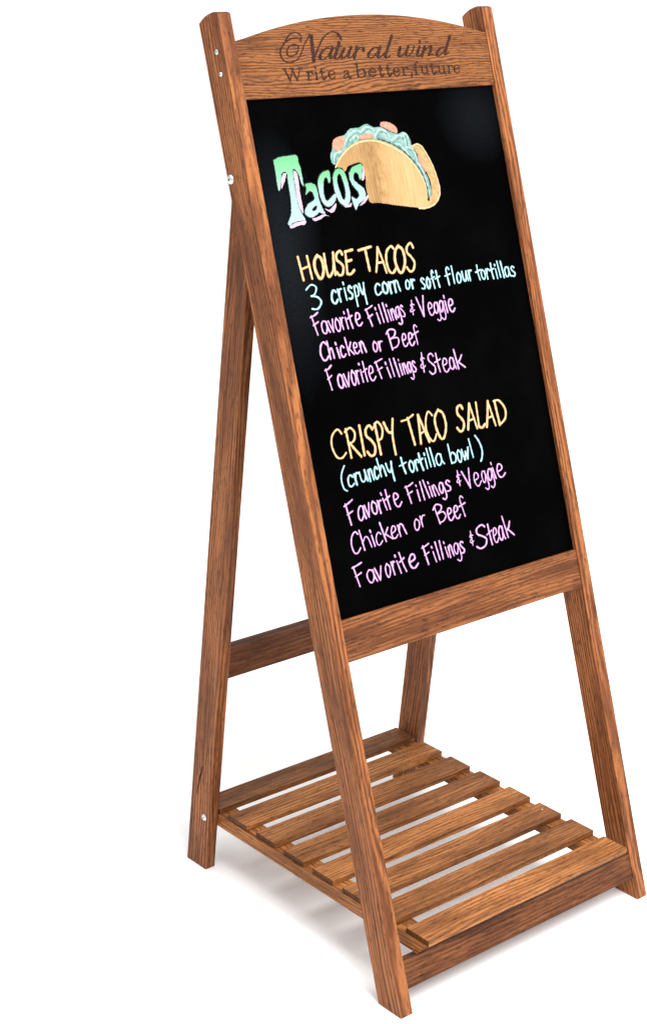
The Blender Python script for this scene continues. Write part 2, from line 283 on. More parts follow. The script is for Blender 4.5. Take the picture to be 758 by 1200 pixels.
HEADING = {
    'T': [(0.0456, 1.0167), (0.0551, 1.0195), (0.0698, 1.0202), (0.0814, 1.0198), (0.0824, 1.0115), (0.0842, 1.0045), (0.0841, 0.9871), (0.0841, 0.9832), (0.0812, 0.9873), (0.0797, 0.997), (0.0769, 1.0024), (0.0724, 1.0045), (0.071, 0.9967), (0.0701, 0.983), (0.0702, 0.9691), (0.0711, 0.9586), (0.0746, 0.9496), (0.0772, 0.9441), (0.0698, 0.9434), (0.0606, 0.9428), (0.052, 0.9395), (0.0504, 0.9422), (0.0559, 0.9495), (0.0592, 0.9579), (0.0607, 0.9699), (0.0613, 0.9819), (0.0619, 0.994), (0.0624, 0.9983), (0.06, 1.0024), (0.0545, 1.0006), (0.0512, 0.9931), (0.0475, 0.9822), (0.0451, 0.9815), (0.0449, 0.9901), (0.0455, 1.0021)],
    'a': [(0.0864, 0.9851), (0.0935, 0.9863), (0.101, 0.984), (0.1031, 0.9786), (0.1034, 0.9698), (0.1047, 0.9609), (0.1074, 0.9528), (0.11, 0.9491), (0.1064, 0.9485), (0.1011, 0.9507), (0.096, 0.9485), (0.0885, 0.9457), (0.0811, 0.9481), (0.0788, 0.9527), (0.0839, 0.9601), (0.0905, 0.9639), (0.0967, 0.966), (0.0968, 0.9712), (0.0951, 0.9757), (0.0913, 0.9769), (0.0873, 0.9746), (0.0847, 0.9731), (0.0874, 0.9798)],
    'a_hole': [(0.0903, 0.9552), (0.0962, 0.959), (0.0994, 0.9579), (0.0961, 0.9538), (0.0914, 0.953)],
    'c': [(0.1098, 0.9921), (0.1156, 0.9969), (0.1264, 0.9988), (0.1275, 0.9934), (0.1265, 0.9864), (0.1234, 0.984), (0.123, 0.9893), (0.12, 0.9913), (0.1165, 0.9881), (0.1137, 0.9795), (0.1128, 0.9708), (0.1146, 0.9636), (0.1207, 0.9649), (0.1276, 0.9696), (0.1308, 0.9702), (0.1305, 0.9649), (0.1252, 0.9592), (0.1174, 0.956), (0.1111, 0.9586), (0.1071, 0.966), (0.1061, 0.9766), (0.1066, 0.9853)],
    'o': [(0.1314, 0.9905), (0.1367, 0.998), (0.1443, 1.0001), (0.1504, 0.9961), (0.1529, 0.9871), (0.1539, 0.9763), (0.1537, 0.9657), (0.15, 0.958), (0.1429, 0.955), (0.1366, 0.9582), (0.1325, 0.9657), (0.1304, 0.9764)],
    'o_hole': [(0.1387, 0.9917), (0.1428, 0.994), (0.1452, 0.9894), (0.1474, 0.9786), (0.1467, 0.968), (0.1434, 0.9621), (0.1404, 0.9641), (0.138, 0.974), (0.1367, 0.983)],
    's': [(0.1579, 0.9929), (0.1642, 0.9996), (0.1731, 1.002), (0.1805, 1.0029), (0.18, 0.9958), (0.1767, 0.9871), (0.1737, 0.9846), (0.1726, 0.99), (0.1688, 0.9939), (0.1645, 0.9907), (0.1642, 0.9844), (0.169, 0.9796), (0.1761, 0.9746), (0.1784, 0.969), (0.1774, 0.9628), (0.1709, 0.958), (0.1656, 0.9558), (0.162, 0.9525), (0.1587, 0.9489), (0.1563, 0.9566), (0.1554, 0.9647), (0.159, 0.9631), (0.1634, 0.9613), (0.1679, 0.9654), (0.1669, 0.9708), (0.1613, 0.9775), (0.1579, 0.9849)],
}
HEADING_SHADE = {
    0: [(0.0506, 0.9879), (0.0527, 0.9947), (0.0573, 1.0004), (0.0611, 1.0001), (0.0588, 0.9942), (0.0543, 0.9876), (0.0503, 0.9828)],
    1: [(0.0729, 1.0027), (0.0772, 1.0001), (0.0779, 0.9893), (0.0768, 0.9772), (0.0771, 0.965), (0.0769, 0.9525), (0.0738, 0.9549), (0.0712, 0.9638), (0.0713, 0.9759), (0.0717, 0.9898)],
    2: [(0.0518, 0.9386), (0.0615, 0.9417), (0.0707, 0.9426), (0.0776, 0.9432), (0.0766, 0.9389), (0.0663, 0.9382), (0.0545, 0.9358)],
    3: [(0.0882, 0.9445), (0.0976, 0.9454), (0.1074, 0.9479), (0.1158, 0.9445), (0.1092, 0.9458), (0.0991, 0.9421), (0.0909, 0.9415)],
    4: [(0.1102, 0.9548), (0.1177, 0.9524), (0.1258, 0.957), (0.1298, 0.9592), (0.1271, 0.9529), (0.1215, 0.9486), (0.114, 0.9514)],
    5: [(0.1405, 0.9549), (0.149, 0.9559), (0.1543, 0.958), (0.152, 0.9534), (0.1436, 0.9529)],
    6: [(0.165, 0.9532), (0.1719, 0.957), (0.1795, 0.9636), (0.1834, 0.965), (0.1812, 0.9607), (0.1738, 0.9551)],
    7: [(0.1817, 1.001), (0.1835, 0.9955), (0.1821, 0.9866), (0.1781, 0.983), (0.1767, 0.9849), (0.1805, 0.9939)],
}
TACO = {
    'filling': [(0.1343, 1.0082), (0.1351, 1.0173), (0.1392, 1.0232), (0.1427, 1.0321), (0.1521, 1.0377), (0.1636, 1.04), (0.1734, 1.0466), (0.1872, 1.0469), (0.2007, 1.0509), (0.2121, 1.0461), (0.2233, 1.0458), (0.236, 1.0399), (0.2494, 1.0359), (0.2599, 1.0378), (0.2665, 1.0328), (0.2691, 1.0221), (0.2749, 1.01), (0.2821, 0.9915), (0.2876, 0.9783), (0.2898, 0.9632), (0.2872, 0.9549), (0.2823, 0.9543), (0.2812, 0.9639), (0.2761, 0.9792), (0.2653, 0.9948), (0.2513, 1.0085), (0.2338, 1.0191), (0.2128, 1.0256), (0.188, 1.0272), (0.1673, 1.0213), (0.1515, 1.0121), (0.1404, 1.0054)],
    'back_shell': [(0.2698, 1.0188), (0.2791, 1.0214), (0.287, 1.0177), (0.2943, 1.0055), (0.3, 0.9924), (0.3036, 0.9771), (0.3049, 0.9642), (0.3017, 0.9537), (0.2913, 0.945), (0.2757, 0.9416), (0.2642, 0.9424), (0.2752, 0.9516), (0.2816, 0.9511), (0.2889, 0.9569), (0.2913, 0.9717), (0.2868, 0.9869), (0.2812, 1.0001), (0.2754, 1.0121)],
    'front_shell': [(0.14, 1.0038), (0.1457, 1.0105), (0.1543, 1.0181), (0.1685, 1.0264), (0.1835, 1.0312), (0.2005, 1.0326), (0.214, 1.0308), (0.2297, 1.0256), (0.2425, 1.0196), (0.2549, 1.0114), (0.2666, 1.0), (0.2753, 0.9877), (0.2799, 0.9768), (0.2817, 0.966), (0.2815, 0.9533), (0.2823, 0.9468), (0.2758, 0.9418), (0.2642, 0.9424), (0.2419, 0.946), (0.22, 0.95), (0.2011, 0.9537), (0.1847, 0.9557), (0.1825, 0.9635), (0.1821, 0.9759), (0.1837, 0.9862), (0.1831, 1.0007), (0.1786, 1.0051), (0.1673, 1.0039), (0.1585, 1.0014), (0.1517, 0.9958)],
    'tomato0': [(0.1399, 1.0262), (0.1432, 1.0341), (0.1522, 1.0381), (0.1615, 1.0371), (0.1607, 1.03), (0.1541, 1.0232), (0.1455, 1.0213)],
    'tomato1': [(0.2248, 1.052), (0.2373, 1.0509), (0.2486, 1.0444), (0.2491, 1.037), (0.2388, 1.0397), (0.2286, 1.0445), (0.223, 1.0469)],
    'tomato2': [(0.1863, 1.0372), (0.1966, 1.0395), (0.2086, 1.0373), (0.2056, 1.0332), (0.1867, 1.0331)],
    'tomato3': [(0.2767, 1.0078), (0.2844, 1.0009), (0.2886, 0.9857), (0.2845, 0.9871), (0.2781, 0.9971)],
    'l0': [(0.1388, 1.01), (0.142, 1.0179), (0.1521, 1.0203)],
    'l1': [(0.1609, 1.0289), (0.1688, 1.0387), (0.1824, 1.0441), (0.1899, 1.0405)],
    'l2': [(0.1901, 1.0415), (0.1984, 1.0473), (0.2101, 1.0435), (0.212, 1.034)],
    'l3': [(0.2125, 1.0361), (0.2198, 1.0429), (0.2316, 1.0391), (0.2366, 1.0304)],
    'l4': [(0.2375, 1.0283), (0.2489, 1.0339), (0.2597, 1.0311), (0.26, 1.0205)],
    'l5': [(0.254, 1.0314), (0.2636, 1.0351), (0.2667, 1.0243)],
    'l6': [(0.2595, 1.0185), (0.2704, 1.0156), (0.2745, 1.0026)],
    'l7': [(0.274, 1.0006), (0.281, 0.9873), (0.2851, 0.9679)],
    'l8': [(0.17, 1.0325), (0.1796, 1.0381), (0.1843, 1.0347)],
    'l9': [(0.2435, 1.0237), (0.2515, 1.0211), (0.2627, 1.0077)],
}
SCRIPT_A = {
    0: [(0.1173, 1.1534), (0.1194, 1.1598), (0.1114, 1.164), (0.1014, 1.1613), (0.0939, 1.1545)],
    1: [(0.1178, 1.1558), (0.1066, 1.1569), (0.0943, 1.1532), (0.0848, 1.1455), (0.0829, 1.1373), (0.0878, 1.1303), (0.0979, 1.1288), (0.1094, 1.1336), (0.1165, 1.1414), (0.123, 1.1508), (0.1318, 1.1586)],
    2: [(0.112, 1.1487), (0.105, 1.15), (0.0969, 1.1468), (0.0929, 1.1405), (0.0958, 1.1359), (0.104, 1.1373), (0.1105, 1.1423), (0.1124, 1.1479)],
    3: [(0.1305, 1.1584), (0.1346, 1.1599), (0.1338, 1.1473), (0.1323, 1.1304)],
    4: [(0.1323, 1.1304), (0.1427, 1.1446), (0.1543, 1.1572), (0.1676, 1.1633), (0.1768, 1.1611), (0.1813, 1.1544)],
    5: [(0.163, 1.1422), (0.1566, 1.1442), (0.1473, 1.1396), (0.1429, 1.1337), (0.1458, 1.1304), (0.154, 1.1334), (0.1622, 1.1408)],
    6: [(0.165, 1.1434), (0.16, 1.1359), (0.1595, 1.1311), (0.165, 1.1325)],
    7: [(0.1769, 1.1496), (0.17, 1.1389), (0.1656, 1.132), (0.1703, 1.131), (0.1774, 1.1359)],
    8: [(0.1669, 1.1439), (0.1812, 1.1456)],
    9: [(0.184, 1.1426), (0.1771, 1.1349), (0.1777, 1.131), (0.1844, 1.1335), (0.1914, 1.1399)],
    10: [(0.1952, 1.1435), (0.1878, 1.1339), (0.1909, 1.1312), (0.197, 1.1348)],
    11: [(0.2049, 1.1436), (0.1969, 1.1306)],
    12: [(0.1992, 1.1347), (0.2061, 1.1411), (0.2122, 1.1434), (0.2148, 1.1423), (0.2143, 1.1403)],
    13: [(0.165, 1.1325), (0.1718, 1.1372)],
    14: [(0.1703, 1.131), (0.1774, 1.1359), (0.1839, 1.1422)],
    15: [(0.1909, 1.1312), (0.197, 1.1348), (0.2043, 1.1428)],
}
SCRIPT_B = {
    0: [(0.2406, 1.1422), (0.2319, 1.1419), (0.2235, 1.1367), (0.2205, 1.1318), (0.2257, 1.13), (0.2342, 1.1347), (0.2412, 1.1412)],
    1: [(0.243, 1.1428), (0.2364, 1.1323), (0.2384, 1.1296), (0.2452, 1.1332)],
    2: [(0.2652, 1.1555), (0.2538, 1.1388), (0.2492, 1.1309), (0.2519, 1.1291), (0.2572, 1.132)],
    11: [(0.2384, 1.1296), (0.2452, 1.1332), (0.2538, 1.1388)],
    12: [(0.3058, 1.1294), (0.3114, 1.1328), (0.3182, 1.1402)],
    13: [(0.3292, 1.131), (0.3343, 1.1298), (0.3387, 1.1328)],
    3: [(0.2724, 1.1382), (0.2769, 1.1415), (0.2715, 1.1324), (0.2746, 1.1301), (0.2842, 1.1362), (0.2894, 1.1414)],
    4: [(0.2901, 1.1414), (0.2841, 1.1328), (0.2874, 1.1303), (0.296, 1.1358), (0.3003, 1.1421)],
    5: [(0.3093, 1.1408), (0.3028, 1.1314), (0.3058, 1.1294), (0.3114, 1.1328)],
    6: [(0.3115, 1.1476), (0.3115, 1.1469)],
    7: [(0.319, 1.1416), (0.3106, 1.1294)],
    8: [(0.313, 1.1327), (0.3224, 1.1393), (0.3298, 1.1413), (0.3268, 1.1349), (0.3228, 1.1302), (0.3292, 1.131)],
    9: [(0.3541, 1.1392), (0.3461, 1.1386), (0.3382, 1.1328), (0.3391, 1.1287), (0.3468, 1.1317), (0.3554, 1.1383)],
    10: [(0.3658, 1.153), (0.3543, 1.1357), (0.3518, 1.1296), (0.3594, 1.133)],
}
MOTTO = [
    ('Write', [(0.08342, 1.10701), (0.1625, 1.10733), (0.16333, 1.12263), (0.08424, 1.12197)], [(-0.016, 0.332), (0.413, 0.555), (0.582, 0.646), (0.673, 0.817), (0.842, 1.005)]),
    ('a', [(0.1719, 1.10662), (0.18735, 1.10714), (0.18937, 1.12202), (0.17394, 1.12159)], [(0.073, 0.973)]),
    ('better,future', [(0.19464, 1.10735), (0.37361, 1.10607), (0.37465, 1.12213), (0.19613, 1.12277)], [(0.001, 0.097), (0.113, 0.198), (0.206, 0.266), (0.276, 0.338), (0.344, 0.416), (0.426, 0.496), (0.512, 0.53), (0.535, 0.605), (0.608, 0.691), (0.699, 0.766), (0.774, 0.859), (0.87, 0.929), (0.932, 1.002)]),
]
# ------------------------------------------------------------------ setting
bm = bmesh.new(); bmesh.ops.create_grid(bm, x_segments=8, y_segments=8, size=60)
o = link('floor', mesh(bm, M_floor)); o['kind'] = 'structure'

# ------------------------------------------------------------------ the sign
W, WS, DS, A, L = .45, .01864, .03669, .33259, 1.1907
UT, UB, URB, UAT = 1.0885, .4745, .4245, 1.1553
XL, XR, WL, DL, YF, B = .02373, .42184, .01511, .04021, .40674, .06968
sign = bpy.data.objects.new('menu_stand', None); C.objects.link(sign)
sign['label'] = 'brown wooden A-frame stand with a black chalkboard taco menu above a slatted shelf'
sign['category'] = 'chalkboard sign'
EX = Vector((1, 0, 0))
EU = Vector((0, math.sin(A), math.cos(A)))          # up the leaning front frame
ED = Vector((0, math.cos(A), -math.sin(A)))         # into the front frame
def front(x, u, d): return EX*x + EU*u + ED*d

# stiles: local x = up the frame, y = depth, z = across
t = math.tan(A)
stile_poly = [(0, 0), (-DS*-t, DS)]
stile_poly = [(0, 0), (L-.0022, 0), (L-.0004, .003)] + [(L+.0012-.0062*max(0, (d-.014)/(DS-.014))**2, d) for d in (.007, .014, .020, .025, .030, .034, DS)] + [(DS*t, DS)]
for x in (0, W-WS):
    me = mesh(prism(stile_poly, -WS/2, WS/2, .0016, 2), M_wood, M_edge)
    st = link('stile', me, sign, axes(EX*(x+WS/2), EU, ED, EU.cross(ED)))
    side = -1 if x == 0 else 1
    # bolts on the outer face
    for (u, d, r, h) in ((1.1474, .0139, .0031, .0006), (1.1216, .0136, .0028, .0012), (1.003, .0312, .0058, .0022)):
        bm = bmesh.new()
        def disc(r0, r1, z0, z1, mi, seg=20):
            k = bmesh.ops.create_cone(bm, cap_ends=True, segments=seg, radius1=r0, radius2=r1, depth=z1-z0, matrix=Matrix.Translation((0, 0, (z0+z1)/2)))
            for f in {f for v in k['verts'] for f in v.link_faces}: f.material_index = mi
        disc(r*1.22, r*1.18, -.001, .0003, 1)
        disc(r, r*.82, .0003, .0003+h*.7, 0); disc(r*.8, r*.5, .0003+h*.7, .0004+h, 0)
        disc(r*.30, r*.30, .0004+h, .00055+h, 1, 6)
        me = mesh(bm, M_metal, M_metal_dk)
        for p in me.polygons: p.use_smooth = False
        # bolt axis is the stile's local z (EU x ED points to -x or +x)
        s = (EU.cross(ED)).x * side
        mt = Matrix.Translation((u, d, s*WS/2)) @ (Matrix.Identity(4) if s > 0 else Matrix.Rotation(math.pi, 4, 'X'))
        link('bolt', me, st, mt)

# rails across the front frame: local x = across, y = up, z = out of the front
def rail_matrix(u, d): return axes(front(W/2, u, d), EX, EU, -ED)
hw = W/2-WS
arch = [(-hw, URB), (hw, URB)]
top_poly = [(-hw, UT), (hw, UT), (hw, UAT+.001)]
pk = 1.1832
R_ = (hw*hw+(pk-UAT)**2)/(2*(pk-UAT))
for i in range(1, 28):
    x = hw - 2*hw*i/28
    top_poly.append((x, pk-R_+math.sqrt(R_*R_-x*x)))
top_poly.append((-hw, UAT+.001))
u0_ = (UT+UAT)/2
top_rail = link('top_rail', mesh(prism([(x, y-u0_) for x, y in top_poly], -.018, 0, .0018, 2), M_rail, M_edge), sign, rail_matrix(u0_, .0008))
uc = (UB+URB)/2
link('bottom_rail', mesh(prism([(-hw, URB-uc), (hw, URB-uc), (hw, UB-uc), (-hw, UB-uc)], -.018, 0, .0014, 2), M_wood, M_edge), sign, rail_matrix(uc, .0012))
zc = (.02952+.06256)/2; zh = (.06256-.02952)/2
link('foot_rail', mesh(prism([(-hw, -zh), (hw, -zh), (hw, zh), (-hw, zh)], -.016, 0, .0014, 2), M_wood, M_edge), sign, rail_matrix(zc, .0010))
REC = .005
ub = (UT+UB)/2; bh = (UT-UB)/2+.0015
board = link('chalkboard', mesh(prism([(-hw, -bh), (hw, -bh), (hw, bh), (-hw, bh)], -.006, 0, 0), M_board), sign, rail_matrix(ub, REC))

# rear legs: local x = up the leg, y = back, z = across
LU = Vector((0, -math.sin(B), math.cos(B))); LB = Vector((0, math.cos(B), math.sin(B)))
LT_ = .958
for x, sd in ((XL+WL/2, -1), (XR-WL/2, 1)):
    tb = math.tan(B)
    poly = [(0, 0), (LT_-.034, 0), (LT_-.018, .006), (LT_-.006, .018), (LT_-.006, .027), (LT_-.018, DL), (-DL*tb, DL)]
    lg = link('rear_leg', mesh(prism(poly, -WL/2, WL/2, .0014, 2), M_wood, M_edge), sign, axes(Vector((x, YF, 0)), LU, LB, LU.cross(LB)))
    bm = bmesh.new()
    for r0, r1, z0, z1, mi, sg in ((.0058, .0056, -.001, .0003, 1, 20), (.0046, .0036, .0003, .0012, 0, 20), (.0034, .0024, .0012, .0018, 0, 20), (.0013, .0013, .0018, .0020, 1, 6)):
        k = bmesh.ops.create_cone(bm, cap_ends=True, segments=sg, radius1=r0, radius2=r1, depth=z1-z0, matrix=Matrix.Translation((0, 0, (z0+z1)/2)))
        for f in {f for v in k['verts'] for f in v.link_faces}: f.material_index = mi
    s = LU.cross(LB).x * sd
    link('bolt', mesh(bm, M_metal, M_metal_dk), lg, Matrix.Translation((.0757, .0104, s*WL/2)) @ (Matrix.Identity(4) if s > 0 else Matrix.Rotation(math.pi, 4, 'X')))
    if sd < 0:   # a long drying split near the foot
        bm = bmesh.new()
        pts = [(.103, .029, .0003), (.112, .0285, .0010), (.121, .0262, .0013), (.130, .0255, .0015), (.138, .0225, .0016), (.146, .0215, .0009), (.150, .0195, .0003)]
        zz = s*(WL/2+.0002)
        lo = [bm.verts.new((a_, b_-w_, zz)) for a_, b_, w_ in pts]; hi = [bm.verts.new((a_, b_+w_, zz)) for a_, b_, w_ in pts]
        for i in range(len(pts)-1): bm.faces.new((lo[i], lo[i+1], hi[i+1], hi[i]))
        sp = link('wood_split', mesh(bm, M_dark), lg, Matrix.Identity(4))
# cross bar between the rear legs
c0, c1 = .28179, .32513; cc = (c0+c1)/2; cw = (XR-XL)/2-WL
link('cross_bar', mesh(prism([(-cw, c0-cc), (cw, c0-cc), (cw, c1-cc), (-cw, c1-cc)], -.015, 0, .0012, 2), M_wood, M_edge), sign,
     axes(Vector(((XL+XR)/2, YF, 0)) + LU*cc + LB*.004, EX, LU, -LB))

# shelf
HS, TH = .0875, .0072
shelf = bpy.data.objects.new('shelf', None); C.objects.link(shelf); shelf.parent = sign
shelf.location = (.22, .21, HS)
sx0, sx1 = .0412, .4004
for i in range(8):
    y0 = .00207+i*.05683; wd = .0389
    if i == 7: a0, a1 = .0405, .4004
    else: a0, a1 = sx0+random.uniform(-.0007, .0007), sx1+random.uniform(-.0008, .0008)
    hl = (a1-a0)/2
    bm = prism([(-hl, -wd/2), (hl, -wd/2), (hl, wd/2), (-hl, wd/2)], -TH, 0, .0013, 2)
    tw = random.uniform(-.003, .003)
    sl = link('slat', mesh(bm, M_slat, M_slat_edge), shelf, Matrix.Translation(((a0+a1)/2-.22, y0+wd/2-.21, random.uniform(-.0003, .0003))) @ Matrix.Rotation(tw, 4, 'X'))
    for xn in (-hl+.012, hl-.012):
        bm = bmesh.new(); bmesh.ops.create_uvsphere(bm, u_segments=10, v_segments=6, radius=.0013, matrix=Matrix.Diagonal((1, 1, .35, 1)))
        link('nail', mesh(bm, M_metal if i == 2 else M_metal_dk), sl, Matrix.Translation((xn, wd*.10, .0001)))
for x0, x1 in ((.0392, .0690), (.3715, .4008)):
    y0, y1 = .0185, .445
    yl = (y1-y0)/2; wl_ = (x1-x0)/2
    z1 = -TH-.0003; z0 = z1-.0165
    # local x = back, y = up, z = across ; front end raked under the first slat
    yc = (y0+y1)/2
    bm = prism([(y0-yc, z0), (y1-yc, z0), (y1-yc, z1), (.0050-yc, z1)], -wl_, wl_, .0010, 2)
    link('shelf_bearer', mesh(bm, M_slat, M_slat_edge), shelf, axes(Vector(((x0+x1)/2-.22, yc-.21, 0)), Vector((0, 1, 0)), Vector((0, 0, 1)), Vector((1, 0, 0))))

# ------------------------------------------------------------------ lettering
def catmull(pts, n=7):
    if len(pts) < 3: return list(pts)
    P = [pts[0]] + list(pts) + [pts[-1]]; out = []
    for i in range(1, len(P)-2):
        p0, p1, p2, p3 = P[i-1], P[i], P[i+1], P[i+2]
        for k in range(n):
            t = k/n
            out.append(tuple(.5*(2*b+(c-a)*t+(2*a-5*b+4*c-d)*t*t+(3*b-a-3*c+d)*t**3) for a, b, c, d in zip(p0, p1, p2, p3)))
    out.append(pts[-1]); return out
def resample(pts, step):
    out = [pts[0]]; acc = 0
    for a, b in zip(pts, pts[1:]):
        d = math.dist(a, b)
        if d < 1e-9: continue
        while acc + d >= step:
            t = (step-acc)/d; a = (a[0]+(b[0]-a[0])*t, a[1]+(b[1]-a[1])*t); out.append(a); d = math.dist(a, b); acc = 0
            if d < 1e-9: break
        acc += d
    if math.dist(out[-1], pts[-1]) > step*.2: out.append(pts[-1])
    return out
_layer = [0]
def ribbon(bm, pts, width, z, wob=.12, mi=0, ends=True):
    """one pen stroke: a strip with round ends; width(dirx, diry) or a number"""
    pts = resample(pts, .0008)
    if len(pts) < 2: pts = [pts[0], (pts[0][0]+.0003, pts[0][1]-.0003)]
    _layer[0] = (_layer[0]+1) % 40
    z = z + _layer[0]*3e-6
    ph = random.uniform(0, 9); n = len(pts); L_ = []; R2 = []
    for i, p in enumerate(pts):
        a = pts[max(i-1, 0)]; b = pts[min(i+1, n-1)]
        dx, dy = b[0]-a[0], b[1]-a[1]; l = math.hypot(dx, dy) or 1; dx /= l; dy /= l
        w_ = (width(dx, dy) if callable(width) else width)/2
        w_ *= 1+wob*math.sin(i*.55+ph)+wob*.6*math.sin(i*1.7+ph*2)
        L_.append((p[0]-dy*w_, p[1]+dx*w_)); R2.append((p[0]+dy*w_, p[1]-dx*w_))
    vl = [bm.verts.new((x, y, z)) for x, y in L_]; vr = [bm.verts.new((x, y, z)) for x, y in R2]
    for i in range(n-1):
        f = bm.faces.new((vr[i], vr[i+1], vl[i+1], vl[i])); f.material_index = mi
    if ends:
        for i, j, s in ((0, min(2, n-1), -1), (n-1, max(n-3, 0), 1)):
            p = pts[i]; q = pts[j]; ang = math.atan2(p[1]-q[1], p[0]-q[0])
            rad = math.dist(L_[i], R2[i])/2
            vs_ = [bm.verts.new((p[0]+rad*math.cos(ang+a*math.pi/8), p[1]+rad*math.sin(ang+a*math.pi/8), z+1.2e-6)) for a in range(-4, 5)]
            f = bm.faces.new(vs_); f.material_index = mi
def solid(bm, h=.00012):
    """give the dried ink a real thickness"""
    r = bmesh.ops.extrude_face_region(bm, geom=bm.faces[:])
    for v in [g for g in r['geom'] if isinstance(g, bmesh.types.BMVert)]: v.co.z += h

# hand-drawn capitals and small letters, one box wide and one cap high
G = {
'H': [[(.05, 1), (.14, 0)], [(.80, 1.0), (.86, .03)], [(.1, .46), (.84, .56)]],
'O': [[(.5, 1), (.12, .78), (.05, .42), (.3, .02), (.62, .02), (.95, .4), (.86, .82), (.5, 1)]],
'U': [[(.05, 1), (.08, .4), (.25, .03), (.55, .05), (.85, .35), (.92, .98)], [(.92, .98), (.97, .04)]],
'S': [[(.88, .84), (.62, 1), (.2, .88), (.18, .66), (.55, .5), (.88, .3), (.7, .04), (.3, -.02), (.02, .12)]],
'E': [[(.12, .96), (.16, .03)], [(.1, .97), (.9, 1.0)], [(.14, .52), (.74, .56)], [(.16, .04), (.55, -.02), (.96, .14)]],
'T': [[(0, .93), (.5, .97), (1, 1.04)], [(.52, .97), (.60, 0)]],
'A': [[(.42, 1), (.26, .5), (.04, 0)], [(.42, 1), (.7, .5), (.98, 0)], [(.2, .34), (.78, .4)]],
'C': [[(.9, .86), (.62, 1.0), (.22, .8), (.06, .42), (.26, .06), (.6, -.02), (.98, .16)]],
'R': [[(.14, .98), (.2, 0)], [(.04, .9), (.45, 1.02), (.78, .82), (.62, .58), (.22, .47)], [(.26, .48), (.98, .0)]],
'I': [[(.4, 1), (.6, 0)]],
'P': [[(.16, .98), (.3, 0)], [(.0, .9), (.5, 1.04), (.92, .82), (.7, .52), (.26, .44)]],
'Y': [[(.0, .96), (.3, .66), (.56, .6)], [(.80, 1.04), (.64, .5), (.74, -.08)]],
'L': [[(.12, 1), (.2, .04)], [(.2, .04), (.55, -.02), (.98, .1)]],
'D': [[(.1, .96), (.26, 0)], [(.0, .95), (.5, .96), (.95, .6), (.85, .22), (.26, 0)]],
'F': [[(.14, .97), (.3, 0)], [(.0, .92), (.5, .96), (1.0, 1.06)], [(.1, .50), (.72, .60)]],
'B': [[(.14, .94), (.26, -.04)], [(.0, .84), (.34, 1.02), (.74, .9), (.66, .66), (.24, .52)], [(.24, .52), (.8, .54), (.92, .28), (.62, .06), (.22, .03)]],
'V': [[(.04, .98), (.28, .5), (.52, .0)], [(.52, .0), (.66, .5), (.86, 1.02)]],
'3': [[(.0, .84), (.4, 1.0), (.78, .86), (.62, .62), (.3, .52)], [(.3, .52), (.8, .46), (.98, .22), (.66, .0), (.2, .04)]],
'&': [[(.92, .66), (.42, .74), (.24, .62), (.62, .5)], [(.62, .5), (.2, .40), (.08, .28), (.5, .2), (.94, .3)], [(.48, .98), (.58, .0)]],
'(': [[(.82, 1), (.3, .72), (.14, .4), (.4, .1), (.86, 0)]],
')': [[(.1, 1), (.62, .72), (.86, .4), (.7, .1), (.5, 0)]],
'a': [[(.82, .50), (.5, .62), (.12, .42), (.1, .1), (.4, -.01), (.74, .2), (.82, .52)], [(.82, .56), (.84, .2), (.98, .0)]],
'b': [[(.1, 1), (.16, .04)], [(.16, .4), (.5, .56), (.9, .38), (.84, .1), (.5, -.01), (.16, .06)]],
'c': [[(.88, .5), (.56, .62), (.16, .42), (.12, .12), (.44, -.02), (.96, .12)]],
'e': [[(.14, .3), (.72, .38), (.74, .58), (.4, .64), (.1, .38), (.2, .06), (.54, -.03), (1.0, .12)]],
'f': [[(.86, .86), (.62, 1.0), (.42, .82), (.46, .4), (.54, -.04)], [(.08, .5), (.94, .6)]],
'g': [[(.78, .52), (.44, .62), (.1, .4), (.14, .1), (.42, .04), (.74, .3), (.8, .56)], [(.8, .58), (.92, .1), (.9, -.24), (.56, -.38), (.2, -.28)]],
'h': [[(.08, 1), (.18, .0)], [(.18, .34), (.5, .58), (.76, .48), (.92, .0)]],
'i': [[(.42, .58), (.58, .0)], [(.36, .86), (.42, .78)]],
'k': [[(.1, 1), (.24, .0)], [(.82, .66), (.5, .42), (.24, .3)], [(.36, .36), (.98, .0)]],
'l': [[(.36, 1), (.62, .0)]],
'n': [[(.08, .58), (.16, .0)], [(.14, .34), (.4, .6), (.68, .54), (.78, .3), (.92, .0)]],
'o': [[(.5, .62), (.14, .46), (.08, .14), (.42, -.02), (.84, .14), (.9, .42), (.5, .62)]],
'p': [[(.06, .58), (.2, -.42)], [(.1, .44), (.5, .62), (.9, .42), (.78, .1), (.2, .04)]],
'r': [[(.1, .58), (.26, .0)], [(.2, .34), (.5, .58), (.92, .56)]],
's': [[(.84, .52), (.5, .62), (.2, .48), (.46, .32), (.82, .18), (.58, .0), (.08, .03)]],
't': [[(.42, .92), (.46, .4), (.58, .0)], [(.0, .48), (.94, .60)]],
'u': [[(.06, .58), (.14, .16), (.4, .0), (.7, .18), (.82, .56)], [(.82, .58), (.94, .0)]],
'v': [[(.02, .58), (.4, .0)], [(.4, .0), (.62, .3), (.86, .62)]],
'w': [[(.02, .58), (.24, .02)], [(.24, .02), (.5, .42)], [(.5, .42), (.66, .02)], [(.66, .02), (.96, .6)]],
'y': [[(.06, .6), (.2, .26), (.5, .1), (.72, .3)], [(.86, .64), (.76, .2), (.86, -.42)]],
',': [[(.5, .08), (.4, -.1)]],
}
def quad_map(Q):
    bl, br, tr, tl = Q
    def f(s, v):
        return tuple(bl[k]*(1-s)*(1-v)+br[k]*s*(1-v)+tr[k]*s*v+tl[k]*(1-s)*v for k in (0, 1))
    return f
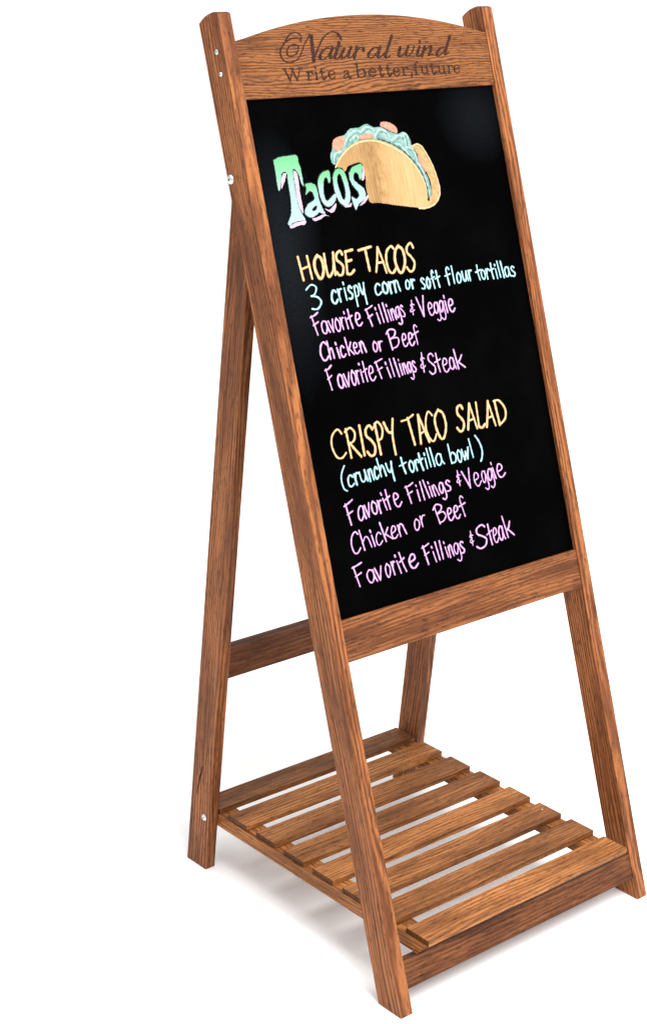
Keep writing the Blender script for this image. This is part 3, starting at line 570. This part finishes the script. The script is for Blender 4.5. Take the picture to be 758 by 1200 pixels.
def word_strokes(text, Q, iv, jit=.03):
    f = quad_map(Q); out = []
    for ch, (a, b) in zip(text, iv):
        jx, jy, sl = random.gauss(0, jit*.3), random.gauss(0, jit*.5), random.gauss(0, .012)
        for s in G[ch]:
            pts = [(x+random.gauss(0, jit*.5), y+random.gauss(0, jit*.4)) for x, y in s]
            if s[0] == s[-1]: pts[-1] = (pts[0][0]+.05, pts[0][1]-.03)
            pts = [f(a+(b-a)*(x)+sl*(y-.4)+jx*(b-a), y+jy) for x, y in pts]
            out.append(catmull(pts))
    return out
bw, bu = W/2, ub
for text, colr, wid, Q, iv in MENU:
    bm = bmesh.new(); Q = [(x-bw, u-bu) for x, u in Q]
    if len(text) > 2 and not text.isupper(): iv = [(.006+.95*a, .006+.95*b) for a, b in iv]
    elif text == '&': iv = [(a-.12, b-.30) for a, b in iv]
    strokes = word_strokes(text, Q, iv)
    wid = wid*(.00072 if colr == 'p' else .00080)
    ww = math.dist(Q[0], Q[1]); pad = wid*.42/ww      # the boxes include the thickness of the pen
    iv = [(a+min(pad, .22*(b-a)), b-min(pad, .22*(b-a))) for a, b in iv]
    for s in strokes:
        k = random.uniform(.80, 1.15)
        nib = lambda dx, dy, k=k: wid*k*(.74+.26*abs(dy))
        ribbon(bm, s, nib, .00012, .09, 1)
        core = [(x-.00022, y+.00010) for x, y in s]
        ribbon(bm, core, lambda dx, dy, k=k: wid*k*(.74+.26*abs(dy))*.66, .00040, .24, 0)
    solid(bm)
    link('chalk_word', mesh(bm, *INK[colr]), board, Matrix.Identity(4))

def filled(name, loops, z, h, mat, parent, origin, rough=.00022):
    cu = bpy.data.curves.new('outline', 'CURVE'); cu.dimensions = '2D'; cu.fill_mode = 'BOTH'; cu.extrude = h/2
    for pl in loops:
        sp = cu.splines.new('POLY'); pts = resample(catmull(list(pl)+[pl[0]], 4), .0012)[:-1]
        pts = [(x+random.gauss(0, rough), y+random.gauss(0, rough)) for x, y in pts]
        sp.points.add(len(pts)-1); sp.use_cyclic_u = True
        for q, (x, y) in zip(sp.points, pts): q.co = (x-origin[0], y-origin[1], 0, 1)
    tmp = bpy.data.objects.new('tmp', cu); C.objects.link(tmp)
    bpy.context.view_layer.update()
    me = bpy.data.meshes.new_from_object(tmp.evaluated_get(bpy.context.evaluated_depsgraph_get()))
    bpy.data.objects.remove(tmp); bpy.data.curves.remove(cu)
    b2 = bmesh.new(); b2.from_mesh(me); bpy.data.meshes.remove(me); me = mesh(b2, mat)   # fresh mesh: its own texture space
    return link(name, me, parent, Matrix.Translation((0, 0, z+h/2)))
ORG = (bw, bu)
def outline_on(name, loops, z, mat, wid, origin, parent, closed=True, wob=.42):
    bm = bmesh.new()
    for pl in loops:
        pts = catmull([(x-origin[0], y-origin[1]) for x, y in (list(pl)+[pl[0]] if closed else pl)], 4)
        ribbon(bm, pts, wid, z, wob)
    solid(bm); return link(name, mesh(bm, mat), parent, Matrix.Identity(4))

# taco drawing
tb = []
filled('taco_filling', [TACO['filling']], .0002, .0002, M_leaf, board, ORG)
outline_on('taco_leaf_veins', [TACO['l%d' % i] for i in range(10)], .0005, M_leaf_lt, .0019, ORG, board, False)
outline_on('taco_leaf_shading', [[(x+.0025, y-.003) for x, y in TACO['l%d' % i]] for i in range(10)], .00046, M_leaf_dk, .0015, ORG, board, False)
for i in range(4): filled('tomato_piece', [TACO['tomato%d' % i]], .0006, .0002, M_tom, board, ORG)
filled('taco_back_shell', [TACO['back_shell']], .0003, .0002, M_shell_back, board, ORG)
filled('taco_front_shell', [TACO['front_shell']], .0007, .0002, M_shell, board, ORG)
fs = TACO['front_shell']
outline_on('taco_fold_line', [[fs[i] for i in range(6, 15)]], .0012, M_outline, .0008, (ORG[0]-.0012, ORG[1]-.001), board, False)
outline_on('taco_rim', [[fs[i] for i in range(14)]], .0010, M_shell_rim, .0022, (ORG[0]+.0010, ORG[1]+.0022), board, False, .14)
bs = TACO['back_shell']
outline_on('taco_back_rim', [bs[0:11]], .0010, M_shell_rim, .0022, (ORG[0]+.001, ORG[1]+.0005), board, False, .14)
outline_on('taco_fold_eye', [[bs[12], bs[12]]], .0013, M_outline, .0028, ORG, board, False)
# heading
for i in range(8): filled('heading_shade', [HEADING_SHADE[i]], .0011, .0002, M_pink, board, ORG)
for k in 'Tacos':
    loops = [HEADING[k]] + ([HEADING[k+'_hole']] if k+'_hole' in HEADING else [])
    filled('heading_letter', loops, .0015, .0002, M_green, board, ORG)
    outline_on('heading_outline', loops, .00092, M_outline, .0030, ORG, board, True, .2)

# scorched lettering in the top rail
bm = bmesh.new(); tO = (bw, u0_)
script = lambda dx, dy: .0011+.0030*max(0, -dy)**1.5 if dy < 0 else .0011
def pen(pts, base=.0012, thick=.0030):
    pts = catmull([(x-tO[0], y-tO[1]) for x, y in pts])
    ribbon(bm, pts, lambda dx, dy: base+thick*abs(dy)**1.6*(1 if dy < 0 else .35), .00005, .16)
for k, pl in SCRIPT_A.items(): pen(pl, .0014, .0013 if k < 3 else .0040)
for k, pl in SCRIPT_B.items(): pen(pl, .0013, .0040)
solid(bm, .00008)
link('scorched_script', mesh(bm, M_scorch), top_rail, Matrix.Identity(4))
SERIF = {
'W': [([(.06, .97), (.30, .02)], 1), ([(.30, .02), (.50, .9)], 0), ([(.46, .97), (.70, .02)], 1), ([(.70, .02), (.94, .97)], 0), ([(-.06, .98), (.2, .98)], 0), ([(.34, .98), (.58, .98)], 0), ([(.82, .98), (1.06, .98)], 0)],
'r': [([(.3, .6), (.3, .02)], 1), ([(.3, .4), (.55, .6), (.9, .58)], 0), ([(.84, .58), (.92, .5)], 1), ([(.05, .6), (.3, .6)], 0), ([(.05, .01), (.6, .01)], 0)],
'i': [([(.5, .54), (.5, .02)], 1), ([(.1, .55), (.5, .55)], 0), ([(.1, .01), (.9, .01)], 0), ([(.47, .94), (.53, .90)], 1)],
't': [([(.40, .80), (.38, .16), (.56, .0), (.92, .14)], 1), ([(.06, .56), (.74, .56)], 0), ([(.10, .57), (.40, .78)], 0)],
'e': [([(.12, .34), (.84, .34), (.8, .5), (.5, .62), (.2, .5)], 0), ([(.2, .5), (.1, .3), (.22, .08)], 1), ([(.22, .08), (.55, -.01), (.88, .14)], 0)],
'a': [([(.16, .5), (.4, .62), (.66, .54)], 0), ([(.66, .54), (.68, .1), (.8, .0), (.96, .06)], 1), ([(.68, .38), (.3, .28), (.1, .12), (.3, -.01), (.66, .12)], 0)],
'b': [([(.18, 1), (.18, .02)], 1), ([(.0, 1), (.18, 1)], 0), ([(.2, .46), (.5, .62), (.78, .54)], 0), ([(.78, .54), (.92, .3), (.78, .06)], 1), ([(.78, .06), (.5, -.01), (.2, .1)], 0)],
'f': [([(.86, .94), (.6, 1.0), (.44, .86)], 0), ([(.42, .86), (.42, .02)], 1), ([(.1, .58), (.86, .58)], 0), ([(.12, .01), (.74, .01)], 0)],
'u': [([(.2, .6), (.2, .14)], 1), ([(.2, .14), (.45, -.01), (.76, .14)], 0), ([(.78, .6), (.78, .02)], 1), ([(.0, .6), (.2, .6)], 0), ([(.6, .6), (.78, .6)], 0), ([(.78, .01), (1, .01)], 0)],
',': [([(.5, .08), (.55, .0), (.3, -.16)], 1)],
}
bm = bmesh.new()
for text, Q, iv in MOTTO:
    f = quad_map([(x-tO[0], u-tO[1]) for x, u in Q])
    for ch, (a, b) in zip(text, iv):
        for s, th in SERIF[ch]:
            ribbon(bm, catmull([f(a+(b-a)*x, y) for x, y in s]), (.0027 if th else .0015), .00005, .05)
solid(bm, .00008)
link('scorched_motto', mesh(bm, M_scorch), top_rail, Matrix.Identity(4))
